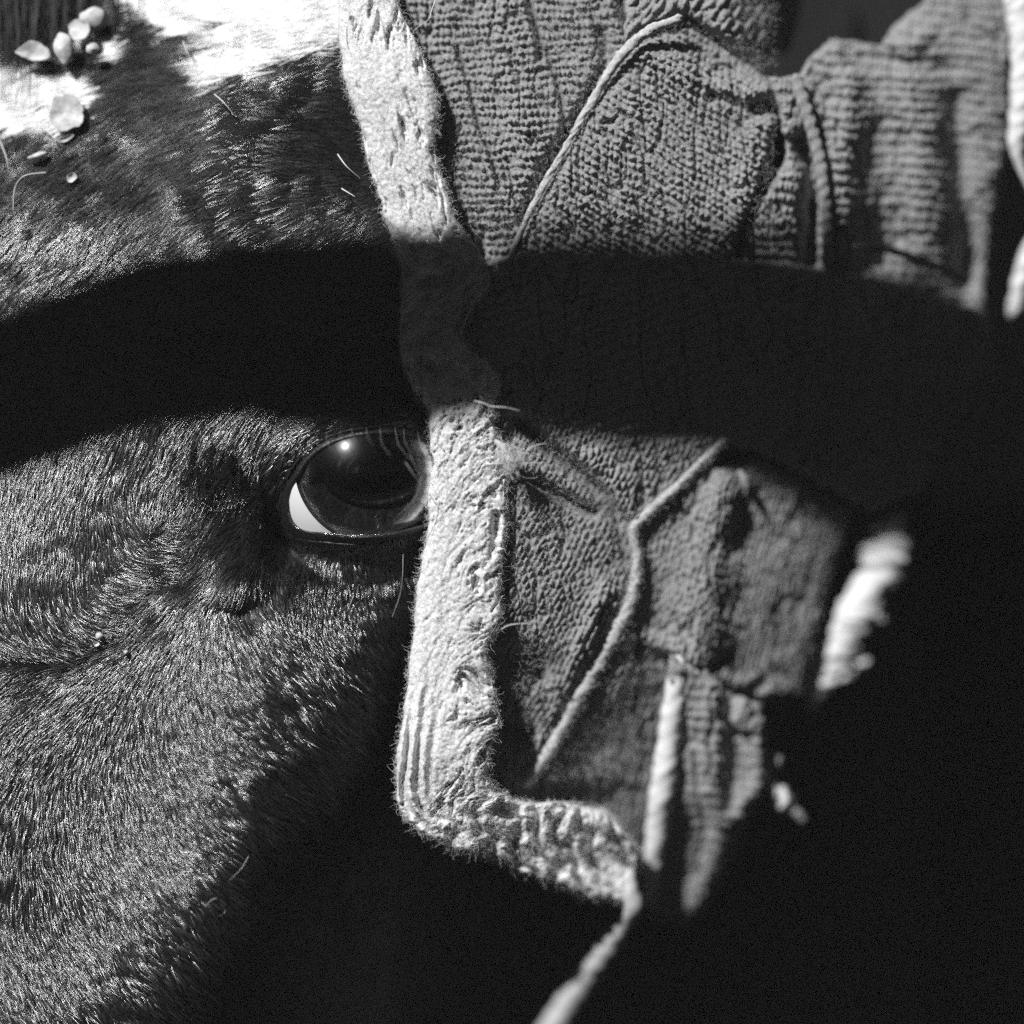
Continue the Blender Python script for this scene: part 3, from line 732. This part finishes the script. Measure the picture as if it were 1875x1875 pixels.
TX = rows[:, 0:1] * (1 - (Sc + 1) / 2) + rows[:, 2:3] * ((Sc + 1) / 2)
TY = rows[:, 1:2] * (1 - (Sc + 1) / 2) + rows[:, 3:4] * ((Sc + 1) / 2)
LEN = np.concatenate([[0], np.cumsum(np.hypot(*np.diff((rows[:, :2] + rows[:, 2:]) / 2, axis=0).T))])
LG = np.repeat(LEN[:, None], NS, 1); SG = np.repeat(S[None], len(LEN), 0)
wid = np.hypot(rows[:, 2] - rows[:, 0], rows[:, 3] - rows[:, 1])[:, None]
ACR = (SG + 1) * 0.5 * wid
edge = np.clip(1 - np.abs(SG), -0.2, 1) * wid / 2                           # pixels in from the edge
TD = trim_base(TX, TY) - 0.6
TD = TD + 3.0 * np.exp(-np.clip(edge, 0, None) / 9.0) + np.where(np.abs(SG) > 1, (np.abs(SG) - 1) / 0.12 * 3.0, 0)
ragg = 5.0 * fbm(LG / 22, SG * 0.3, 55, 4) * np.clip(np.abs(SG) - 0.6, 0, 1) * 2.5
nrm = np.stack([rows[:, 2] - rows[:, 0], rows[:, 3] - rows[:, 1]], -1) / wid
TX = TX + ragg * nrm[:, 0:1]; TY = TY + ragg * nrm[:, 1:2]
smoothzone = np.clip((LG - 980) / 200, 0, 1) * np.clip(-SG * 2 + 0.35 + 1.2 * fbm(LG / 90, ACR / 60, 39, 2), 0, 1) * (LG < 1620)
upper = np.clip((640 - LG) / 60, 0, 1); low = np.clip((LG - 830) / 60, 0, 1); shade = np.clip(1 - upper - low, 0, 1)
# matted relief: long grooves above, slanting fibres below, crumples between
def cracks(a_, b_, seed, cut):
    wa = a_ + 0.9 * fbm(a_ * 0.7, b_ * 0.7, seed + 50, 3); wb = b_ + 0.9 * fbm(a_ * 0.7, b_ * 0.7, seed + 60, 3)
    return np.minimum(0, fbm(wa, wb, seed, 4) + cut)
rel = upper * (0.7 * fbm(ACR / 22, LG / 40, 21, 5) + 10.0 * cracks(ACR / 14, LG / 46, 23, 0.27))
sl_ = (LG * 0.8 + ACR * 0.9) + 60 * fbm(LG / 130, ACR / 90, 47, 3)
rel = rel + low * (1 - 0.85 * smoothzone) * (1.1 * fbm(sl_ / 17, (LG - ACR) / 46, 25, 5, 0.6) + 13.0 * cracks(sl_ / 14, (LG - ACR) / 40, 27, 0.25) + 9.0 * cracks(sl_ / 6, (LG - ACR) / 14, 28, 0.36) + 0.5 * fbm(sl_ / 4.5, (LG - ACR) / 16, 38, 2))
rel = rel + shade * (7.0 * fbm(sl_ / 32, (LG - ACR) / 46, 29, 5, 0.6) - 6.0 * np.abs(fbm(ACR / 34 + LG / 60, LG / 46, 37, 3)))
rel = rel + low * smoothzone * 0.3 * fbm(ACR / 10, LG / 30, 30, 3)
# ribs of the folded edge low down on the outer side, coarse cord stitches along the bottom
rib = np.clip((LG - 1400) / 120, 0, 1) * np.clip((1680 - LG) / 40, 0, 1) * np.clip(-SG * 1.6 - 0.1, 0, 1)
rel = rel + rib * 1.9 * (np.sin((ACR + 7 * fbm(LG / 50, ACR / 40, 48, 3)) / 24 * 6.283 + 1.0) - 0.25) * (0.55 + 0.7 * vnoise(LG / 35, ACR / 22, 49))
bot = np.clip((LG - 1640) / 60, 0, 1)
rel = rel * (1 - 0.75 * bot) + bot * 4.4 * (np.abs(np.sin((LG * 0.8 + ACR * 0.75) / 46 * 3.1416 + 2.2 * fbm(LG / 45, ACR / 45, 34, 3))) ** 0.7 - 0.45) * (0.5 + vnoise(LG / 30, ACR / 40, 35))
rel = rel + 0.35 * fbm(TX / 5, TY / 5, 33, 2)
slot = np.exp(-((ACR - wid * 0.86) / 7) ** 2) * np.clip((LG - 960) / 40, 0, 1) * np.clip((1190 - LG) / 60, 0, 1) * np.clip(fbm(LG / 45, LG * 0, 36, 2) * 2 + 0.7, 0, 1)
rel = rel - 5.0 * slot
TD = TD - rel * np.clip(edge / 6, 0.1, 1)
TV = P(TX, TY, TD)
# back of the band, so that it has a thickness
BV = P(TX, TY, np.maximum(trim_base(TX, TY) + 3.2, TD + 0.8))
nL = len(LEN)
i = np.arange(nL * NS).reshape(nL, NS); j = i + nL * NS
f1 = grid_faces(nL, NS)
f2 = f1[:, ::-1] + nL * NS
sides = []
for col in (0, NS - 1):
    sides.append(np.stack([i[:-1, col], j[:-1, col], j[1:, col], i[1:, col]], -1))
for r_ in (0, nL - 1):
    sides.append(np.stack([i[r_, :-1], j[r_, :-1], j[r_, 1:], i[r_, 1:]], -1))
band = mesh_from('felt_band', np.vstack([TV.reshape(-1, 3), BV.reshape(-1, 3)]), np.vstack([f1, f2] + sides), M_felt, hood)
band['label'] = 'pale frayed felt band running down past the eye'

# ---- fibres standing off the felt
def fuzz(name, base, nr, n, lmin, lmax, rad, mt, parent, lay=0.75, K=6, curl=0.6):
    pick = RNG.integers(0, len(base), n)
    b = base[pick] + RNG.normal(0, 0.0002, (n, 3)); m = nr[pick]
    d0 = unit(RNG.normal(0, 1, (n, 3))); d0 = d0 - m * (np.sum(d0 * m, 1, keepdims=True)) * lay + m * (1 - lay) * 0.5
    d0 = unit(d0); ax = unit(RNG.normal(0, 1, (n, 3)))
    L = RNG.uniform(lmin, lmax, n) * MM
    pts = [b]; dd = d0; bend = RNG.normal(0, curl, n)
    for k in range(K - 1):
        dd = unit(dd + np.cross(ax, dd) * bend[:, None])
        pts.append(pts[-1] + dd * (L / (K - 1))[:, None])
    pts = np.stack(pts, 1)
    o = curves_obj(name, pts, np.full((n, K), rad) * np.linspace(1, 0.5, K)[None] * RNG.uniform(0.6, 1.2, (n, 1)), mt, parent)
    o['kind'] = 'stuff'
    return o
dv = np.gradient(TV, axis=0); du = np.gradient(TV, axis=1)
TN = unit(np.cross(du, dv)); TN = np.where((TN[..., 1] > 0)[..., None], -TN, TN)
fuzz('felt_fuzz', TV.reshape(-1, 3), TN.reshape(-1, 3), 30000, 7, 24, 0.00003, M_fuzz, band, lay=0.95, K=7, curl=0.7)
eb = np.concatenate([TV[:, 4], TV[:, 5], TV[:, -5], TV[:, -6]]); 
en = np.concatenate([np.stack([-nrm[:, 0], 0 * nrm[:, 0], nrm[:, 1]], -1)] * 2 + [np.stack([nrm[:, 0], 0 * nrm[:, 0], -nrm[:, 1]], -1)] * 2)
fuzz('edge_fuzz', eb, unit(en), 1300, 6, 26, 0.00005, M_fuzz, band, lay=0.3, K=10, curl=1.1)
tf = tube('frayed_tuft', [(905, 806, -4, 4), (920, 818, -5, 6), (928, 836, -5, 9), (938, 846, -6, 10), (954, 842, -6, 5)], M_hem, hood, 22, 0.6, bead=0.1, pitch=9)
tuft = P(935 + RNG.normal(0, 12, 200), 838 + RNG.normal(0, 12, 200), -6 + RNG.normal(0, 1.0, 200))
fuzz('tuft_fibres', tuft, np.tile([0.6, -0.7, 0.2], (200, 1)), 420, 12, 46, 0.000055, M_fuzz, tf, lay=0.5, K=12, curl=1.0)
for pts in ([(805, -20, 2), (790, 20, 0), (785, 35, -2), (765, 50, -3), (755, 60, -3)], [(868, 734, -8), (885, 738, -9), (900, 744, -9), (925, 746, -10), (952, 752, -10)], [(958, 832, -6), (972, 820, -8), (985, 814, -8), (1002, 812, -8)],
            [(918, 1152, -6), (935, 1144, -7), (968, 1141, -8)], [(640, 25, -1), (634, 60, -2), (638, 90, -3), (660, 120, -4), (685, 130, -4)], [(950, 1475, 12), (1030, 1468, 12), (1075, 1470, 14)],
            [(1180, 80, 8), (1155, 95, 7), (1140, 115, 7)], [(1122, 140, 8), (1110, 200, 7), (1095, 262, 7)], [(1252, 218, 8), (1248, 230, 8), (1256, 240, 9)], [(1130, 400, 7), (1142, 392, 6), (1152, 404, 7)]):
    strands_obj('loose_thread', [(pts, 0.00018)], M_stray, hood)

hv_ = np.empty(len(hem_fold.data.vertices) * 3, np.float32); hem_fold.data.vertices.foreach_get('co', hv_); hv_ = hv_.reshape(-1, 3)
hn_ = unit(hv_ - np.repeat(hv_.reshape(-1, 18, 3).mean(1), 18, 0))
fuzz('hem_fuzz', hv_, hn_, 2600, 6, 16, 0.00005, M_kfuzz, hem_fold, lay=0.4, K=6)
# fibres on the knit: thin and sparse
fx, fy = root_cloud(9000, 820, 1420, 0, 440)
fuzz('knit_fuzz', P(fx, fy, cloth_base(fx, fy) - 1.5), np.tile([0, -1.0, 0], (9000, 1)), 9000, 5, 14, 0.00004, M_kfuzz, hood)
fx, fy = root_cloud(6000, 930, 1160, 800, 1430)
fuzz('knit_fuzz', P(fx, fy, cloth_base(fx, fy) - 2.0), np.tile([0, -1.0, 0], (6000, 1)), 6000, 5, 13, 0.00004, M_kfuzz, hood)

# ---- the far edge band and the tie cord
tube('far_felt_band', [(1845, -120, 34, 30), (1868, 0, 33, 30), (1876, 90, 33, 27), (1872, 200, 34, 24), (1862, 260, 35, 16), (1870, 310, 36, 7), (1900, 370, 38, 6)], M_felt, hood, 12, 0.10, nr=24, bead=0)
tube('far_felt_band', [(1905, 430, 46, 20), (1878, 490, 48, 18), (1862, 550, 50, 15), (1850, 585, 51, 8)], M_felt, hood, 13, 0.15, nr=24, bead=0)
tube('far_felt_band', [(1650, 940, 58, 12), (1628, 985, 58, 38), (1612, 1035, 58, 44), (1592, 1078, 58, 30), (1560, 1130, 58, 34), (1530, 1190, 58, 34), (1504, 1250, 58, 26), (1484, 1300, 58, 10)], M_felt, hood, 14, 0.30, nr=26, bead=0, flat=0.7)
for q in ([(1575, 1110, 58, 18), (1600, 1125, 59, 13), (1622, 1140, 60, 8)], [(1535, 1245, 58, 16), (1565, 1222, 60, 11), (1592, 1208, 61, 13)],
          [(1398, 1410, 42, 6), (1418, 1440, 44, 9), (1434, 1462, 46, 17), (1456, 1494, 48, 8)]):
    tube('frayed_tuft', q, M_felt, hood, 15 + int(q[0][0]) % 7, 0.45, bead=0)
for q in ([(1400, 1370, 40, 10), (1418, 1392, 42, 12), (1430, 1415, 44, 8)], [(1352, 860, 25, 5), (1362, 880, 25, 7), (1372, 896, 26, 5)], [(1345, 1275, 31, 12), (1360, 1310, 31, 20), (1378, 1345, 32, 12)], [(1450, 1482, 46, 8), (1475, 1505, 48, 6)]):
    tube('frayed_tuft', q, M_knit, hood, 15 + int(q[0][0]) % 7, 0.45, bead=0)
cordo = tube('tie_cord', [(1150, 1590, 26, 12), (1152, 1625, 26, 17), (1160, 1660, 28, 18), (1142, 1695, 36, 17), (1105, 1745, 46, 22), (1060, 1810, 58, 24), (1015, 1880, 68, 26), (960, 1980, 80, 26), (900, 2100, 95, 26)], M_cord, hood, 19, 0.06, bead=0.03, pitch=30)

# ------------------------------------------------------------------ pale flakes caught in the coat
FL = [([(28, 95), (55, 76), (84, 86), (93, 102), (70, 112), (42, 105)], 'pointed pale flake, leftmost of the chain on the dark forelock'),
      ([(96, 82), (110, 60), (126, 66), (131, 96), (118, 119), (104, 102)], 'upright pale flake, second along the chain on the forelock'),
      ([(124, 47), (144, 34), (164, 45), (160, 66), (140, 74), (128, 64)], 'rounded pale flake, third along the chain on the forelock'),
      ([(144, 26), (172, 12), (190, 24), (181, 44), (165, 48), (150, 42)], 'topmost pale flake at the end of the forelock chain'),
      ([(90, 200), (100, 178), (122, 170), (142, 178), (153, 204), (149, 228), (115, 241), (94, 226)], 'large round pale flake stuck in the white brow hair'),
      ([(158, 84), (172, 78), (184, 90), (172, 99), (160, 96)], 'small pale flake beside the dark hair under the forelock chain'),
      ([(108, 256), (122, 246), (135, 247), (124, 258), (112, 260)], 'thin pale flake just below the large round one'),
      ([(50, 288), (72, 278), (86, 278), (78, 290), (58, 292)], 'flat pale flake lying in black hair below the white patch'),
      ([(122, 322), (134, 316), (141, 324), (132, 334), (124, 332)], 'tiny pale flake alone in the black brow hair'),
      ([(176, 1160), (184, 1158), (190, 1166), (182, 1171), (176, 1168)], 'tiny pale crumb caught at the hair whorl left of the eye'),
      ([(170, 1176), (178, 1174), (182, 1180), (174, 1184)], 'smaller pale crumb just below the one at the hair whorl'),
      ([(226, 1192), (233, 1190), (236, 1196), (229, 1200)], 'lone pale crumb to the lower right of the hair whorl')]
for k, (poly, lab) in enumerate(FL):
    loop = smooth_line(poly + [poly[0]], 3)[:-1]
    ctr = loop.mean(0); n = len(loop); rings = []
    loop = ctr + (loop - ctr) * (1 + 0.14 * fbm(loop[:, :1] / 9, loop[:, 1:] / 9, 65 + k, 3))
    size = np.ptp(loop, axis=0).max(); base = min(hd(x, y) for x, y in poly) - (7.5 if poly[0][1] < 100 else 4.0 if size > 35 else 3.0)
    tilt = RNG.normal(0, 0.04, 2)
    for side, thick in ((1, 0.0), (-1, 0.7)):
        for t in ((0.02, 0.35, 0.7, 0.93, 1.0) if side == 1 else (1.0, 0.6, 0.02)):
            q = ctr + (loop - ctr) * t
            dd = base + thick - 1.2 * (1 - t * t) * (1 if k % 2 else -0.6) + (q - ctr) @ tilt * MM * 1000 * 2 + 0.6 * fbm(q[:, 0] / 20, q[:, 1] / 20, 60 + k, 2)
            rings.append(P(q[:, 0], q[:, 1], dd))
    rings = np.array(rings); m_ = len(rings); i = np.arange(m_ * n).reshape(m_, n)
    f = np.stack([i[:-1], i[1:], np.roll(i[1:], -1, 1), np.roll(i[:-1], -1, 1)], -1).reshape(-1, 4)
    tag(mesh_from('flake', rings.reshape(-1, 3), f, M_flake), lab, 'flake', 'pale flakes caught in the coat')

# ------------------------------------------------------------------ unseen occluder added above the brow, outline traced back from the shadow band
UP = [(-250, 735), (-100, 640), (0, 585), (100, 540), (200, 500), (300, 470), (400, 455), (600, 440), (700, 432), (730, 426), (780, 424), (830, 424), (900, 428), (1100, 430), (1300, 438), (1420, 450), (1520, 465), (1600, 475), (1700, 505), (1790, 540), (1950, 610)]
LO = [(-250, 1010), (-100, 930), (0, 885), (100, 850), (200, 815), (300, 795), (400, 782), (500, 778), (560, 784), (650, 788), (740, 782), (790, 770), (850, 772), (930, 790), (1050, 815), (1200, 830), (1300, 832), (1400, 860), (1500, 900), (1600, 940), (1700, 975), (1950, 1060)]
side = unit(np.cross(SUN, [0, 0, 1.0])); upv = np.cross(side, SUN)
if upv[2] < 0: upv = -upv
if side[0] < 0: side = -side
def cast(pts):
    p = np.array(pts, float)
    d = np.where(p[:, 0] > 860, cloth_base(p[:, 0], p[:, 1]) - 1, head_lookup(p[:, 0], p[:, 1]))
    d = np.where((p[:, 0] > 715) & (p[:, 0] < 860), -4.5, d)
    w3 = P(p[:, 0], p[:, 1], d) - np.array([0, 0, ZC])
    return np.stack([w3 @ side, w3 @ upv], -1)
cu = cast(UP); cl = cast(LO)
ax = np.linspace(max(cu[0, 0], cl[0, 0]), min(cu[-1, 0], cl[-1, 0]), 90)
def follow(c):
    o = np.argsort(c[:, 0]); y = np.interp(ax, c[o, 0], c[o, 1])
    k = np.ones(3) / 3
    return np.convolve(np.pad(y, 1, 'edge'), k, 'valid')
ut, ul = follow(cu), follow(cl)
DIST = 0.72; TH = 0.010
mid = np.array([0, 0, ZC]) + SUN * DIST
ring = []
for ang in np.linspace(0, 2 * math.pi, 20, endpoint=False):
    ca, sa = math.cos(ang), math.sin(ang)
    hh = (ut + ul) / 2 + (ut - ul) / 2 * np.sign(sa) * abs(sa) ** 0.45
    dp = TH * np.sign(ca) * abs(ca) ** 0.6
    ring.append(mid + side * ax[:, None] + upv * hh[:, None] + SUN * dp)
ring = np.array(ring); n = len(ax); i = np.arange(20 * n).reshape(20, n)
f = np.stack([i[:, :-1], i[:, 1:], np.roll(i, -1, 0)[:, 1:], np.roll(i, -1, 0)[:, :-1]], -1).reshape(-1, 4)
occluder = mesh_from('shadow_occluder', ring.reshape(-1, 3), f, M_occluder)
tag(occluder, 'added unseen rail above the brow casting the dark band of shadow', 'occluder')

# ------------------------------------------------------------------ volume added only to lift the blacks, not dust in the air
HZ = 0.016
x0, x1, y0, y1, z0, z1 = -0.95, 0.95, -1.35, 0.40, 0.7, 2.45
hv = [(x, y, z) for z in (z0, z1) for y in (y0, y1) for x in (x0, x1)]
hm = bpy.data.materials.new('black_lift_volume'); hm.use_nodes = True
nt = hm.node_tree; nt.nodes.clear()
ho = nt.nodes.new('ShaderNodeOutputMaterial'); pvn = nt.nodes.new('ShaderNodeVolumePrincipled')
pvn.inputs['Color'].default_value = (0.9, 0.9, 0.9, 1); pvn.inputs['Density'].default_value = HZ
nt.links.new(pvn.outputs[0], ho.inputs['Volume'])
added_haze = mesh_from('added_haze', hv, [[0, 2, 3, 1], [4, 5, 7, 6], [0, 1, 5, 4], [2, 6, 7, 3], [0, 4, 6, 2], [1, 3, 7, 5]], hm, smooth=False)
added_haze['kind'] = 'stuff'
